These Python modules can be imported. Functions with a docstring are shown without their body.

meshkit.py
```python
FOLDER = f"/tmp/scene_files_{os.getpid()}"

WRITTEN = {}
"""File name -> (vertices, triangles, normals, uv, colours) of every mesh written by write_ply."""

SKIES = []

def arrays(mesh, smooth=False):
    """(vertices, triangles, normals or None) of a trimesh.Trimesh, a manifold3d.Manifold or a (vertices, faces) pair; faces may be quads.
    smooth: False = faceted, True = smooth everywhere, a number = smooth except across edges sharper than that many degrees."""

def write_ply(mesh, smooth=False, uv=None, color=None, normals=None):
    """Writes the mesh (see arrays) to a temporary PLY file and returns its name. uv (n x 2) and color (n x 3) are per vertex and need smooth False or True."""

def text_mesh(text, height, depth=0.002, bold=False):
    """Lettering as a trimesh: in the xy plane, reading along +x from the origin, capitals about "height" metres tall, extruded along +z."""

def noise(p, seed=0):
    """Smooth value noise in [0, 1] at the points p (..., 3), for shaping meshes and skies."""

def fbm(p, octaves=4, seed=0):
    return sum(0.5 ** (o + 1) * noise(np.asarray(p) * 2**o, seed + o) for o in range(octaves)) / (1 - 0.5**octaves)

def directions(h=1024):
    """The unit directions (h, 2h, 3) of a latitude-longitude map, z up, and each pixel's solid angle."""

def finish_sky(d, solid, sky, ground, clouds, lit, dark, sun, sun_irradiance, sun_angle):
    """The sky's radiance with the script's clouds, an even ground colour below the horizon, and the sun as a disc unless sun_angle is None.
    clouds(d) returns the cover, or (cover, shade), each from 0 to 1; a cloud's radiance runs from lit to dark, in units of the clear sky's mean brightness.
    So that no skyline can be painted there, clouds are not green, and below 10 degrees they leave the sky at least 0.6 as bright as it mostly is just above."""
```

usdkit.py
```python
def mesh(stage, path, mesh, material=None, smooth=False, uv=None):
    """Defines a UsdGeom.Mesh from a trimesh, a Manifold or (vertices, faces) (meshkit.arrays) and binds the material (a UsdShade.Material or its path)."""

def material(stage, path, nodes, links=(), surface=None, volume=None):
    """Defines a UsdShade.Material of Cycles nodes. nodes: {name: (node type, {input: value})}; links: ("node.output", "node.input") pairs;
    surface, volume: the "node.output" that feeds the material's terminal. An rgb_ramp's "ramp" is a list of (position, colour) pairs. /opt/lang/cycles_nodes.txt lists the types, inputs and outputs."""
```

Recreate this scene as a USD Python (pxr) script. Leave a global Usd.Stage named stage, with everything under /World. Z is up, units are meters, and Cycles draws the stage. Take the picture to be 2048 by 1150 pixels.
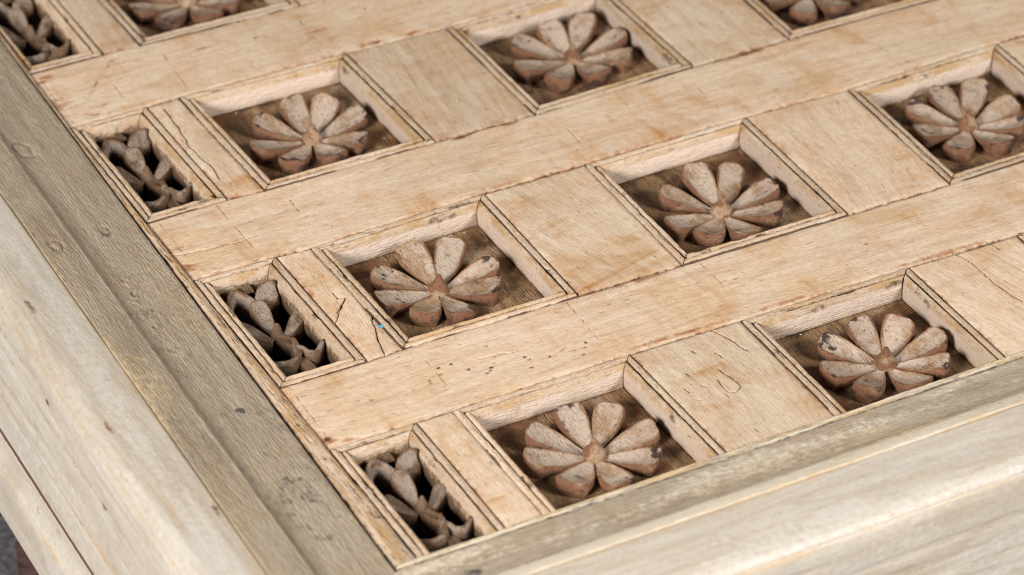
# Close-up of an old carved door panel set into a moulded table frame.
import math, numpy as np, usdkit
from meshkit import noise, fbm
from pxr import Usd, UsdGeom, UsdLux, UsdShade, Gf, Vt, Sdf

S = 0.12                                   # one panel opening = 0.12 m; everything below is laid out in openings
stage = Usd.Stage.CreateInMemory()
UsdGeom.SetStageUpAxis(stage, UsdGeom.Tokens.z)
UsdGeom.SetStageMetersPerUnit(stage, 1.0)
UsdGeom.Xform.Define(stage, '/World')
UsdGeom.Scope.Define(stage, '/World/Looks')

# ---------------------------------------------------------------- camera
AZ, EL, ROLL, DIST, F = 0.498428473, 0.614296813, 0.00895217920, 19.0415154, 7527.61360
TGT = np.array([0.736279858, -0.809888640, 0.0])
fw = np.array([math.cos(EL) * math.sin(AZ), math.cos(EL) * math.cos(AZ), -math.sin(EL)])
rt = np.cross(fw, [0, 0, 1]); rt /= np.linalg.norm(rt); up = np.cross(rt, fw)
rt, up = rt * math.cos(ROLL) + up * math.sin(ROLL), -rt * math.sin(ROLL) + up * math.cos(ROLL)
eye = (TGT - fw * DIST) * S
cam = UsdGeom.Camera.Define(stage, '/World/camera')
cam.AddTransformOp().Set(Gf.Matrix4d(*rt, 0, *up, 0, *(-fw), 0, *eye, 1))
cam.CreateHorizontalApertureAttr(36.0); cam.CreateVerticalApertureAttr(36.0 * 575 / 1024)
cam.CreateFocalLengthAttr(36.0 * F / 2048)
cam.CreateClippingRangeAttr(Gf.Vec2f(0.05, 100))
cam.CreateFStopAttr(7.2)
focus = np.array([1.0, -1.10, -0.02])
cam.CreateFocusDistanceAttr(float((focus - (TGT - fw * DIST)) @ fw * S))
cam.CreateExposureAttr(0.0)

# ---------------------------------------------------------------- lamps: two soft boxes beside the camera and an added overhead fill
def soft_box(name, az, el, dist, w, h, power, col):
    a, e = math.radians(az), math.radians(el)
    d = np.array([math.cos(e) * math.cos(a), math.cos(e) * math.sin(a), math.sin(e)])
    pos = np.array([1.0, -0.6, 0]) * S + d * dist
    z = d; x = np.cross([0, 0, 1], z); x /= np.linalg.norm(x); y = np.cross(z, x)
    L = UsdLux.RectLight.Define(stage, '/World/' + name)
    L.AddTransformOp().Set(Gf.Matrix4d(*x, 0, *y, 0, *z, 0, *pos, 1))
    L.CreateWidthAttr(w); L.CreateHeightAttr(h); L.CreateIntensityAttr(power)
    L.CreateColorAttr(Gf.Vec3f(*col)); L.CreateNormalizeAttr(False)
soft_box('left_soft_box', -150, 26, 2.2, 0.55, 0.55, 69.0, (1.0, 0.965, 0.93))
soft_box('right_soft_box', -62, 32, 2.4, 0.50, 0.50, 55.0, (1.0, 0.975, 0.95))
soft_box('ceiling_bounce', 60, 78, 3.2, 3.4, 3.4, 0.45, (1.0, 0.98, 0.96))

# ---------------------------------------------------------------- materials
def wood(name, ramp, ang=0.0, rough=0.62, fibre=1.0, bump=1.0, rust=(0.34, 0.15, 0.07), pale=(0.72, 0.60, 0.50), dark=(0.075, 0.042, 0.026),
         blotch=(0.80, 0.60, 0.40), blotch_amt=0.35, pores=0.6, stretch=(1.3, 17, 17), spec=0.3, grit=0.0, speck=0.0, strokes=0.0, ring=0.25):
    """Wood whose grain runs along x turned by ang; the mask attribute holds (dark with painted shade, stained, paint-pale) wear."""
    n, l = {}, []
    n['geo'] = ('geometry', {})
    n['sc'] = ('mapping', {'mapping_type': 'point', 'scale': (1 / S, 1 / S, 1 / S), 'rotation': (0, 0, -ang)})
    l += [('geo.position', 'sc.vector')]
    n['m1'] = ('mapping', {'mapping_type': 'point', 'scale': stretch}); l += [('sc.vector', 'm1.vector')]
    n['n1'] = ('noise_texture', {'scale': 1.0, 'detail': 6.0, 'roughness': 0.66, 'distortion': 0.5}); l += [('m1.vector', 'n1.vector')]
    n['r1'] = ('rgb_ramp', {'ramp': ramp}); l += [('n1.fac', 'r1.fac')]
    # growth rings
    n['m4'] = ('mapping', {'mapping_type': 'point', 'scale': (0.45, 2.6, 2.6)}); l += [('sc.vector', 'm4.vector')]
    n['n4'] = ('noise_texture', {'scale': 1.0, 'detail': 1.5, 'roughness': 0.4, 'distortion': 0.6}); l += [('m4.vector', 'n4.vector')]
    n['k4'] = ('math', {'math_type': 'multiply', 'value2': 95.0}); l += [('n4.fac', 'k4.value1')]
    n['s4'] = ('math', {'math_type': 'sine'}); l += [('k4.value', 's4.value1')]
    n['g4'] = ('map_range', {'from_min': 0.2, 'from_max': 1.0, 'to_min': 0.0, 'to_max': ring}); l += [('s4.value', 'g4.value')]
    n['mr'] = ('mix', {'mix_type': 'multiply', 'color2': (0.80, 0.66, 0.50)}); l += [('g4.result', 'mr.fac'), ('r1.color', 'mr.color1')]
    # fibres
    n['m2'] = ('mapping', {'mapping_type': 'point', 'scale': (9, 150, 150)}); l += [('sc.vector', 'm2.vector')]
    n['n2'] = ('noise_texture', {'scale': 1.0, 'detail': 3.0, 'roughness': 0.6, 'distortion': 0.2}); l += [('m2.vector', 'n2.vector')]
    n['f2'] = ('map_range', {'from_min': 0.33, 'from_max': 0.66, 'to_min': 0.78, 'to_max': 1.08}); l += [('n2.fac', 'f2.value')]
    n['c2'] = ('combine_color', {}); l += [('f2.result', 'c2.r'), ('f2.result', 'c2.g'), ('f2.result', 'c2.b')]
    n['mf'] = ('mix', {'mix_type': 'multiply', 'fac': 0.5 * fibre}); l += [('mr.color', 'mf.color1'), ('c2.color', 'mf.color2')]
    n['n0'] = ('noise_texture', {'scale': 34.0, 'detail': 5.0, 'roughness': 0.7}); l += [('sc.vector', 'n0.vector')]
    n['f0'] = ('map_range', {'from_min': 0.3, 'from_max': 0.7, 'to_min': 0.86, 'to_max': 1.08}); l += [('n0.fac', 'f0.value')]
    n['c0'] = ('combine_color', {}); l += [('f0.result', 'c0.r'), ('f0.result', 'c0.g'), ('f0.result', 'c0.b')]
    n['mm'] = ('mix', {'mix_type': 'multiply', 'fac': 0.9}); l += [('mf.color', 'mm.color1'), ('c0.color', 'mm.color2')]
    # blotches of old finish
    n['n3'] = ('noise_texture', {'scale': 2.6, 'detail': 5.0, 'roughness': 0.66, 'distortion': 0.7}); l += [('sc.vector', 'n3.vector')]
    n['f3'] = ('map_range', {'from_min': 0.46, 'from_max': 0.72, 'to_min': 0.0, 'to_max': blotch_amt}); l += [('n3.fac', 'f3.value')]
    n['mb'] = ('mix', {'mix_type': 'multiply', 'color2': blotch}); l += [('f3.result', 'mb.fac'), ('mm.color', 'mb.color1')]
    n['m9'] = ('mapping', {'mapping_type': 'point', 'scale': (7.5, 1.3, 1.3)}); l += [('sc.vector', 'm9.vector')]
    n['n9'] = ('noise_texture', {'scale': 1.0, 'detail': 4.0, 'roughness': 0.6, 'distortion': 0.8}); l += [('m9.vector', 'n9.vector')]
    n['f9'] = ('map_range', {'from_min': 0.54, 'from_max': 0.70, 'to_min': 0.0, 'to_max': strokes}); l += [('n9.fac', 'f9.value')]
    n['q9'] = ('math', {'math_type': 'multiply'}); l += [('f9.result', 'q9.value1'), ('f3.result', 'q9.value2')]
    n['q8'] = ('math', {'math_type': 'multiply_add', 'value2': 1.6, 'use_clamp': True}); l += [('q9.value', 'q8.value1'), ('q7.value', 'q8.value3')]
    n['q7'] = ('math', {'math_type': 'multiply', 'value2': 0.35}); l += [('f9.result', 'q7.value1')]
    n['m9c'] = ('mix', {'mix_type': 'multiply', 'color2': (0.80, 0.62, 0.40)}); l += [('q8.value', 'm9c.fac'), ('mb.color', 'm9c.color1')]
    n['na'] = ('noise_texture', {'scale': 1.7, 'detail': 4.0, 'roughness': 0.6, 'distortion': 0.6})
    n['ma'] = ('mapping', {'mapping_type': 'point', 'location': (31.0, 17.0, 5.0)}); l += [('sc.vector', 'ma.vector'), ('ma.vector', 'na.vector')]
    n['fa'] = ('map_range', {'from_min': 0.50, 'from_max': 0.68, 'to_min': 0.0, 'to_max': 0.35}); l += [('na.fac', 'fa.value')]
    n['mg'] = ('mix', {'mix_type': 'multiply', 'color2': (0.86, 0.88, 0.92)}); l += [('fa.result', 'mg.fac'), ('m9c.color', 'mg.color1')]
    # pores: short dark dashes
    n['m5'] = ('mapping', {'mapping_type': 'point', 'scale': (16, 110, 110)}); l += [('sc.vector', 'm5.vector')]
    n['n5'] = ('noise_texture', {'scale': 1.0, 'detail': 2.0, 'roughness': 0.5}); l += [('m5.vector', 'n5.vector')]
    n['f5'] = ('map_range', {'from_min': 0.655, 'from_max': 0.72, 'to_min': 0.0, 'to_max': pores}); l += [('n5.fac', 'f5.value')]
    n['mp'] = ('mix', {'mix_type': 'mix', 'color2': tuple(0.5 * c for c in rust)}); l += [('f5.result', 'mp.fac'), ('mg.color', 'mp.color1')]
    # wear masks, with painted shade in the dark channel, broken up by noise
    n['att'] = ('attribute', {'attribute': 'wear_shade'})
    n['sep'] = ('separate_color', {}); l += [('att.color', 'sep.color')]
    n['n6'] = ('noise_texture', {'scale': 26.0, 'detail': 6.0, 'roughness': 0.7}); l += [('sc.vector', 'n6.vector')]
    n['w6'] = ('map_range', {'from_min': 0.3, 'from_max': 0.7, 'to_min': -0.38, 'to_max': 0.38, 'clamp': False}); l += [('n6.fac', 'w6.value')]
    prev = 'mp.color'
    for ch, key, col, hi in (('b', 'pl', pale, 1.0), ('g', 'ru', rust, 0.95), ('r', 'dk', dark, 0.97)):
        n[key + 'a'] = ('math', {'math_type': 'multiply_add', 'value2': 1.35}); l += [('sep.' + ch, key + 'a.value1'), ('w6.result', key + 'a.value3')]
        n[key + 'r'] = ('map_range', {'range_type': 'smoothstep', 'from_min': 0.22, 'from_max': 0.95, 'to_min': 0.0, 'to_max': hi}); l += [(key + 'a.value', key + 'r.value')]
        n[key + 'g'] = ('math', {'math_type': 'multiply', 'use_clamp': True})
        n[key + 's'] = ('math', {'math_type': 'multiply', 'value2': 6.0, 'use_clamp': True}); l += [('sep.' + ch, key + 's.value1'), (key + 's.value', key + 'g.value1'), (key + 'r.result', key + 'g.value2')]
        n[key] = ('mix', {'mix_type': 'mix', 'color2': col}); l += [(key + 'g.value', key + '.fac'), (prev, key + '.color1')]
        prev = key + '.color'
    if speck:
        n['n8'] = ('noise_texture', {'scale': 62.0, 'detail': 3.0, 'roughness': 0.6}); l += [('sc.vector', 'n8.vector')]
        n['f8'] = ('map_range', {'from_min': 0.56, 'from_max': 0.68, 'to_min': 0.0, 'to_max': speck}); l += [('n8.fac', 'f8.value')]
        n['sp'] = ('mix', {'mix_type': 'multiply', 'color2': (0.30, 0.22, 0.18)}); l += [('f8.result', 'sp.fac'), (prev, 'sp.color1')]
        prev = 'sp.color'
    # every piece a slightly different tone
    n['oi'] = ('object_info', {})
    n['ov'] = ('map_range', {'to_min': 0.88, 'to_max': 1.07}); l += [('oi.random', 'ov.value')]
    n['hs'] = ('hsv', {'hue': 0.5, 'saturation': 1.0, 'fac': 1.0}); l += [('ov.result', 'hs.value'), (prev, 'hs.color')]
    # relief
    n['n7'] = ('noise_texture', {'scale': 90.0, 'detail': 4.0, 'roughness': 0.65}); l += [('sc.vector', 'n7.vector')]
    n['h1'] = ('math', {'math_type': 'multiply_add', 'value2': 0.8 * fibre}); l += [('n2.fac', 'h1.value1'), ('n7s.value', 'h1.value3')]
    n['n7s'] = ('math', {'math_type': 'multiply', 'value2': 0.45 + grit}); l += [('n7.fac', 'n7s.value1')]
    n['h2'] = ('math', {'math_type': 'multiply_add', 'value2': -0.9}); l += [('f5.result', 'h2.value1'), ('h1.value', 'h2.value3')]
    n['h3'] = ('math', {'math_type': 'multiply_add', 'value2': 0.15}); l += [('n1.fac', 'h3.value1'), ('h2.value', 'h3.value3')]
    n['bp'] = ('bump', {'strength': min(1.0, 0.5 * bump), 'distance': 0.0005}); l += [('h3.value', 'bp.height')]
    n['rg'] = ('map_range', {'from_min': 0.3, 'from_max': 0.7, 'to_min': rough - 0.1, 'to_max': rough + 0.12}); l += [('n3.fac', 'rg.value')]
    n['p'] = ('principled_bsdf', {'specular_ior_level': spec, 'diffuse_roughness': 0.4})
    l += [('hs.color', 'p.base_color'), ('rg.result', 'p.roughness'), ('bp.normal', 'p.normal')]
    return usdkit.material(stage, '/World/Looks/' + name, n, l, surface='p.BSDF')

TAN = [(0.25, (0.50, 0.36, 0.245)), (0.45, (0.605, 0.465, 0.335)), (0.58, (0.64, 0.505, 0.375)), (0.78, (0.69, 0.565, 0.44))]
PALE = [(0.25, (0.52, 0.385, 0.265)), (0.45, (0.63, 0.495, 0.36)), (0.6, (0.665, 0.535, 0.40)), (0.78, (0.715, 0.60, 0.475))]
GREY = [(0.25, (0.29, 0.225, 0.152)), (0.45, (0.385, 0.315, 0.23)), (0.6, (0.43, 0.36, 0.27)), (0.8, (0.51, 0.435, 0.34))]
WHITE = [(0.28, (0.465, 0.395, 0.305)), (0.45, (0.535, 0.475, 0.395)), (0.6, (0.57, 0.52, 0.45)), (0.75, (0.60, 0.56, 0.50))]
DEEP = [(0.28, (0.16, 0.088, 0.042)), (0.5, (0.31, 0.188, 0.098)), (0.75, (0.43, 0.295, 0.17))]
PETAL = [(0.28, (0.26, 0.155, 0.085)), (0.5, (0.38, 0.25, 0.15)), (0.75, (0.48, 0.345, 0.23))]
HP = math.pi / 2
M = {
    'rail': wood('rail_wood', TAN, 0.0, strokes=0.7, fibre=0.7, bump=0.5, blotch=(0.84, 0.66, 0.45), blotch_amt=0.75),
    'block': wood('block_wood', PALE, HP, strokes=0.8, blotch_amt=0.75, fibre=0.6, bump=0.55),
    'block_b': wood('block_wood_turned', PALE, HP + 0.22, strokes=0.9, blotch_amt=0.75, fibre=0.5, bump=0.55),
    'block_c': wood('block_wood_cross', TAN, HP - 0.12, strokes=0.7, blotch_amt=0.7, fibre=0.65, bump=0.55),
    'mould_x': wood('moulding_wood_along', TAN, 0.0, rust=(0.50, 0.325, 0.165), pale=(0.68, 0.545, 0.445), blotch_amt=0.3, fibre=0.8, speck=0.35, dark=(0.105, 0.062, 0.038)),
    'mould_y': wood('moulding_wood_across', TAN, HP, rust=(0.46, 0.29, 0.145), pale=(0.58, 0.455, 0.365), blotch_amt=0.3, fibre=0.8, speck=0.35, dark=(0.105, 0.062, 0.038)),
    'floor': wood('panel_wood', DEEP, HP, fibre=1.0, bump=1.3, rough=0.7, rust=(0.16, 0.07, 0.03), pale=(0.42, 0.31, 0.22)),
    'petal': wood('petal_wood', PETAL, HP, fibre=0.5, bump=1.2, rough=0.66, rust=(0.215, 0.098, 0.052), pale=(0.49, 0.385, 0.305), dark=(0.062, 0.036, 0.03), grit=0.6, pores=0.5, ring=0.05, speck=0.55),
    'lattice': wood('lattice_wood', [(0.28, (0.105, 0.058, 0.032)), (0.5, (0.17, 0.105, 0.062)), (0.75, (0.24, 0.16, 0.10))], HP, fibre=0.5, bump=1.2, rough=0.68, rust=(0.16, 0.09, 0.048), pale=(0.30, 0.235, 0.185), grit=0.6, pores=0.5, ring=0.05, speck=0.55),
    'grey_y': wood('grey_frame_wood', GREY, HP, fibre=0.85, bump=1.1, rust=(0.56, 0.42, 0.25), dark=(0.10, 0.085, 0.075), pale=(0.62, 0.55, 0.44), blotch=(0.82, 0.76, 0.66), blotch_amt=0.5, pores=0.75),
    'grey_x': wood('grey_frame_wood_along', GREY, 0.0, fibre=0.6, bump=0.7, rust=(0.62, 0.46, 0.25), dark=(0.10, 0.085, 0.075), pale=(0.66, 0.58, 0.46), blotch=(0.82, 0.76, 0.66), blotch_amt=0.5, pores=0.75),
    'white_y': wood('bleached_wood', WHITE, HP, fibre=0.45, bump=0.5, rough=0.42, rust=(0.52, 0.36, 0.18), pale=(0.605, 0.56, 0.495), dark=(0.16, 0.09, 0.06), blotch=(0.94, 0.85, 0.71), blotch_amt=0.3, pores=0.25, stretch=(1.0, 9, 9), spec=0.42),
    'white_x': wood('bleached_wood_along', WHITE, 0.0, fibre=0.45, bump=0.5, rough=0.42, rust=(0.52, 0.36, 0.18), pale=(0.605, 0.56, 0.495), dark=(0.16, 0.09, 0.06), blotch=(0.94, 0.85, 0.71), blotch_amt=0.3, pores=0.25, stretch=(1.0, 9, 9), spec=0.42),
    'void': usdkit.material(stage, '/World/Looks/shade_black', {'n': ('noise_texture', {'scale': 40.0}), 'r': ('rgb_ramp', {'ramp': [(0.3, (0.012, 0.008, 0.006)), (0.7, (0.03, 0.02, 0.014))]}), 'p': ('principled_bsdf', {'roughness': 0.9, 'specular_ior_level': 0.1})},
                            [('n.fac', 'r.fac'), ('r.color', 'p.base_color')], surface='p.BSDF'),  # near-black colour put in for the shade of the hollows
    'nail': usdkit.material(stage, '/World/Looks/dull_iron', {'n': ('noise_texture', {'scale': 900.0, 'detail': 4.0}), 'r': ('rgb_ramp', {'ramp': [(0.3, (0.10, 0.085, 0.075)), (0.7, (0.24, 0.21, 0.19))]}), 'p': ('principled_bsdf', {'roughness': 0.55, 'metallic': 0.35}), 'b': ('bump', {'strength': 0.5, 'distance': 0.0005})},
                            [('n.fac', 'r.fac'), ('r.color', 'p.base_color'), ('n.fac', 'b.height'), ('b.normal', 'p.normal')], surface='p.BSDF'),
    'paint': usdkit.material(stage, '/World/Looks/blue_paint', {'p': ('principled_bsdf', {'base_color': (0.16, 0.42, 0.50), 'roughness': 0.5})}, surface='p.BSDF'),
    'white': usdkit.material(stage, '/World/Looks/white_filler', {'n': ('noise_texture', {'scale': 1500.0}), 'r': ('rgb_ramp', {'ramp': [(0.3, (0.6, 0.56, 0.52)), (0.7, (0.85, 0.83, 0.8))]}), 'p': ('principled_bsdf', {'roughness': 0.6})}, [('n.fac', 'r.fac'), ('r.color', 'p.base_color')], surface='p.BSDF'),
}

# ---------------------------------------------------------------- helpers
GRIDX = np.array([-0.667, -0.204, 0.0, 1.0, 1.614, 2.615, 3.256, 4.241])
GRIDY = np.array([-2.61, -1.582, -1.029, 0.0, 0.583, 1.611, 2.218, 3.25])
# how far each hand-cut corner strays from the even layout (dx, dy), rows from near to far
STRAY = np.zeros((8, 8, 2))
for (i, j, a, b) in [(1, 5, -.010, .005), (2, 5, -.018, .010), (3, 5, -.010, .001), (4, 5, -.005, -.018), (1, 4, .004, .008), (2, 4, .009, -.008), (3, 4, .018, -.006), (4, 4, .004, -.014), (5, 4, .016, .012), (6, 4, -.005, .018),
                     (1, 3, .001, -.002), (2, 3, -.008, -.014), (3, 3, .012, .018), (4, 3, 0, .012), (5, 3, 0, .02), (6, 3, 0, -.002), (7, 3, .012, .022), (1, 2, .014, -.003), (2, 2, .013, .010), (3, 2, .004, .004), (4, 2, -.007, -.002), (5, 2, -.010, -.009), (6, 2, -.022, -.016),
                     (1, 1, 0, .001), (2, 1, -.005, .001), (3, 1, -.018, .002), (4, 1, 0, -.006), (5, 1, 0, -.003), (6, 1, .016, -.022), (2, 6, .016, -.010), (3, 6, -.010, -.024)]:
    STRAY[i, j] = (a, b)
def stray(x, y):
    """Bilinear between the corners, so straight edges stay straight from corner to corner."""
    x = np.clip(x, GRIDX[0], GRIDX[-1] - 1e-6); y = np.clip(y, GRIDY[0], GRIDY[-1] - 1e-6)
    i = np.clip(np.searchsorted(GRIDX, x, 'right') - 1, 0, 6); j = np.clip(np.searchsorted(GRIDY, y, 'right') - 1, 0, 6)
    s = ((x - GRIDX[i]) / (GRIDX[i + 1] - GRIDX[i]))[..., None]; t = ((y - GRIDY[j]) / (GRIDY[j + 1] - GRIDY[j]))[..., None]
    return (STRAY[i, j] * (1 - s) + STRAY[i + 1, j] * s) * (1 - t) + (STRAY[i, j + 1] * (1 - s) + STRAY[i + 1, j + 1] * s) * t

BASE = np.array([1.2, -0.2, -2.2])         # the table's own origin
table = UsdGeom.Xform.Define(stage, '/World/carved_table'); table.AddTranslateOp().Set(Gf.Vec3d(*(BASE * S)))
tp = table.GetPrim()
tp.SetCustomDataByKey('label', 'pale bleached wooden table top of sunk squares holding carved flower rosettes in a moulded frame')
tp.SetCustomDataByKey('category', 'carved table')
used = {}
def path_for(parent, name):
    k = used.get((parent, name), 0); used[(parent, name)] = k + 1
    return f"{parent}/{name}" + (f"_{k:03d}" if k else "")
def put(parent, name, V, F, mat, wear_shade=None, warp=False, base=True, label=None, kind=None, weld=True, group=None):
    V = np.array(V, float)
    if warp:
        V[:, :2] += stray(V[:, 0], V[:, 1])
    F = np.asarray(F, int)
    if F.shape[1] == 4:
        F = np.vstack([F[:, [0, 1, 2]], F[:, [0, 2, 3]]])
    W = np.zeros((len(V), 3)) if wear_shade is None else np.clip(wear_shade, 0, 1)
    if weld:
        _, first, inv = np.unique(np.round(V if group is None else np.c_[V, group], 5) + 0.0, axis=0, return_index=True, return_inverse=True)
        V, W, F = V[first], W[first], inv.ravel()[F]
        F = F[(F[:, 0] != F[:, 1]) & (F[:, 1] != F[:, 2]) & (F[:, 0] != F[:, 2])]
    fn = np.cross(V[F[:, 1]] - V[F[:, 0]], V[F[:, 2]] - V[F[:, 0]])
    N = np.stack([sum(np.bincount(F[:, k], fn[:, c], len(V)) for k in range(3)) for c in range(3)], 1)
    N /= np.maximum(np.linalg.norm(N, axis=1, keepdims=True), 1e-20)
    P = (V - BASE) * S if base else V * S
    p = path_for(parent, name)
    m = UsdGeom.Mesh.Define(stage, p)
    m.CreatePointsAttr(Vt.Vec3fArray.FromNumpy(P.astype(np.float32)))
    m.CreateFaceVertexCountsAttr(Vt.IntArray.FromNumpy(np.full(len(F), 3, np.int32)))
    m.CreateFaceVertexIndicesAttr(Vt.IntArray.FromNumpy(F.astype(np.int32).ravel()))
    m.CreateSubdivisionSchemeAttr('none')
    m.CreateNormalsAttr(Vt.Vec3fArray.FromNumpy(N.astype(np.float32))); m.SetNormalsInterpolation('vertex')
    pv = UsdGeom.PrimvarsAPI(m).CreatePrimvar('wear_shade', Sdf.ValueTypeNames.Color3fArray, 'vertex'); pv.Set(Vt.Vec3fArray.FromNumpy(W.astype(np.float32)))
    UsdShade.MaterialBindingAPI.Apply(m.GetPrim()).Bind(M[mat])
    if label: m.GetPrim().SetCustomDataByKey('label', label)
    if kind: m.GetPrim().SetCustomDataByKey('kind', kind)
    return p
T = '/World/carved_table'

def quads(nu, nv, flip=False):
    i, j = np.meshgrid(np.arange(nu - 1), np.arange(nv - 1), indexing='ij')
    a = (i * nv + j).ravel()
    q = np.stack([a, a + nv, a + nv + 1, a + 1], 1)
    return q[:, ::-1] if flip else q
def seg_dist(P, line):
    d = np.full(P.shape[:-1], 9.0)
    for a, b in zip(line[:-1], line[1:]):
        a, b = np.array(a), np.array(b); ab = b - a
        t = np.clip(((P - a) @ ab) / max(ab @ ab, 1e-9), 0, 1)
        d = np.minimum(d, np.linalg.norm(P - a - t[..., None] * ab, axis=-1))
    return d
def P3(x, y, z=0.0): return np.stack([x, y, np.broadcast_to(z, x.shape)], -1)
def smooth(a, lo, hi):
    t = np.clip((a - lo) / (hi - lo), 0, 1); return t * t * (3 - 2 * t)

# marks seen on the boards
CRACKS = [[(-.12, 1.546), (-.139, 1.32), (-.167, 1.122), (-.158, .984), (-.144, .882), (-.161, .779)],
          [(-.088, -.424), (-.087, -.484), (-.046, -.489), (-.148, -.59)], [(-.046, -.489), (-.112, -.561), (-.194, -.665)],
          [(.022, -.663), (-.016, -.727), (-.035, -.791), (-.069, -.877), (-.088, -.95), (-.105, -1.038)],
          [(1.441, -1.58), (1.465, -1.633), (1.493, -1.734), (1.512, -1.823)],
          [(1.307, -1.885), (1.326, -1.973), (1.339, -2.07), (1.294, -2.091), (1.255, -2.077), (1.255, -2.026), (1.26, -1.964)],
          [(1.086, -1.95), (1.092, -1.994)], [(1.085, -2.052), (1.109, -2.072)], [(1.369, -1.768), (1.378, -1.818)], [(1.173, -1.964), (1.185, -1.989)], [(1.274, -1.698), (1.279, -1.724)], [(1.159, -1.847), (1.164, -1.871)], [(1.218, -2.386), (1.225, -2.414)],
          [(.301, -1.276), (.356, -1.277), (.421, -1.283), (.466, -1.302), (.52, -1.306)],
          [(-.715, .273), (-.606, .234), (-.477, .219), (-.338, .2), (-.202, .218)],
          [(2.883, -1.559), (2.916, -1.7), (2.921, -1.93), (2.959, -2.122)], [(3.09, -1.57), (3.11, -1.652)]]
SCRIBES = [[(-.606, .574), (-.606, .041)], [(-.279, .566), (-.271, .111)], [(.082, .544), (.077, .054)], [(-.613, 2.144), (-.625, 1.653)], [(-.278, 2.01), (-.277, 1.727)], [(.08, 2.09), (.076, 1.683)], [(.922, 2.155), (.917, 1.652)],
           [(.059, -1.168), (.065, -1.397)], [(.916, -1.05), (.918, -1.405)], [(-.626, -1.047), (-.635, -1.529)], [(1.70, .50), (1.695, .18)], [(2.53, .54), (2.53, .1)], [(1.70, -1.06), (1.70, -1.3)]]
SCARS = [[(-.157, 2.172), (-.273, 2.048), (-.425, 1.885), (-.464, 1.865)]]
SPOTS = [(.086, -1.252), (.072, -1.301), (-.001, -1.346), (.002, -1.324), (.158, -1.253), (.217, -1.33), (.351, -1.34), (.327, -1.365), (.311, -1.384), (.288, -1.396), (.38, -1.2), (.516, -1.366), (.633, -1.418), (.708, -1.4), (.767, -1.431), (.792, -1.478), (.848, -1.398), (.825, -1.429), (.507, -1.455), (.53, -1.392), (.379, -1.298),
         (.62, 2.0), (-.38, -1.30), (-.32, -1.33), (1.3, 2.0), (2.1, .42)]
# brown smudges of old finish: centre, reach along and across, strength
SMUDGE = [(1.25, .56, .33, .030, .9), (1.42, .57, .2, .02, .9), (1.15, .01, .30, .025, .7), (1.75, .03, .15, .02, .5), (-.40, 1.70, .22, .05, .85), (-.33, 1.65, .12, .03, .9), (-.62, 2.14, .10, .08, .8), (-.62, 1.80, .08, .14, .6), (-.15, 2.19, .10, .03, .7),
          (-.55, .30, .2, .03, .5), (-.63, .12, .05, .12, .6), (-.10, .05, .12, .03, .7), (-.36, .215, .22, .012, .55), (1.35, -1.05, .25, .02, .6), (1.9, -1.55, .3, .02, .5), (1.25, -1.55, .35, .02, .7), (2.85, -1.56, .4, .02, .6), (-.63, -1.5, .06, .05, 1.0), (-.45, -1.56, .22, .02, .6),
          (2.95, .0, .3, .025, .5), (3.0, .56, .3, .02, .8), (1.3, 1.64, .35, .025, .8), (2.95, -1.04, .35, .02, .6), (.5, 1.63, .35, .02, .3), (1.05, .30, .03, .12, .35), (1.95, .33, .03, .1, .4), (.97, 1.90, .12, .03, .5), (2.2, 2.0, .06, .12, .5), (2.5, 1.95, .05, .12, .5), (.30, 2.03, .06, .02, .6), (-.10, 1.93, .06, .02, .6)]

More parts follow.
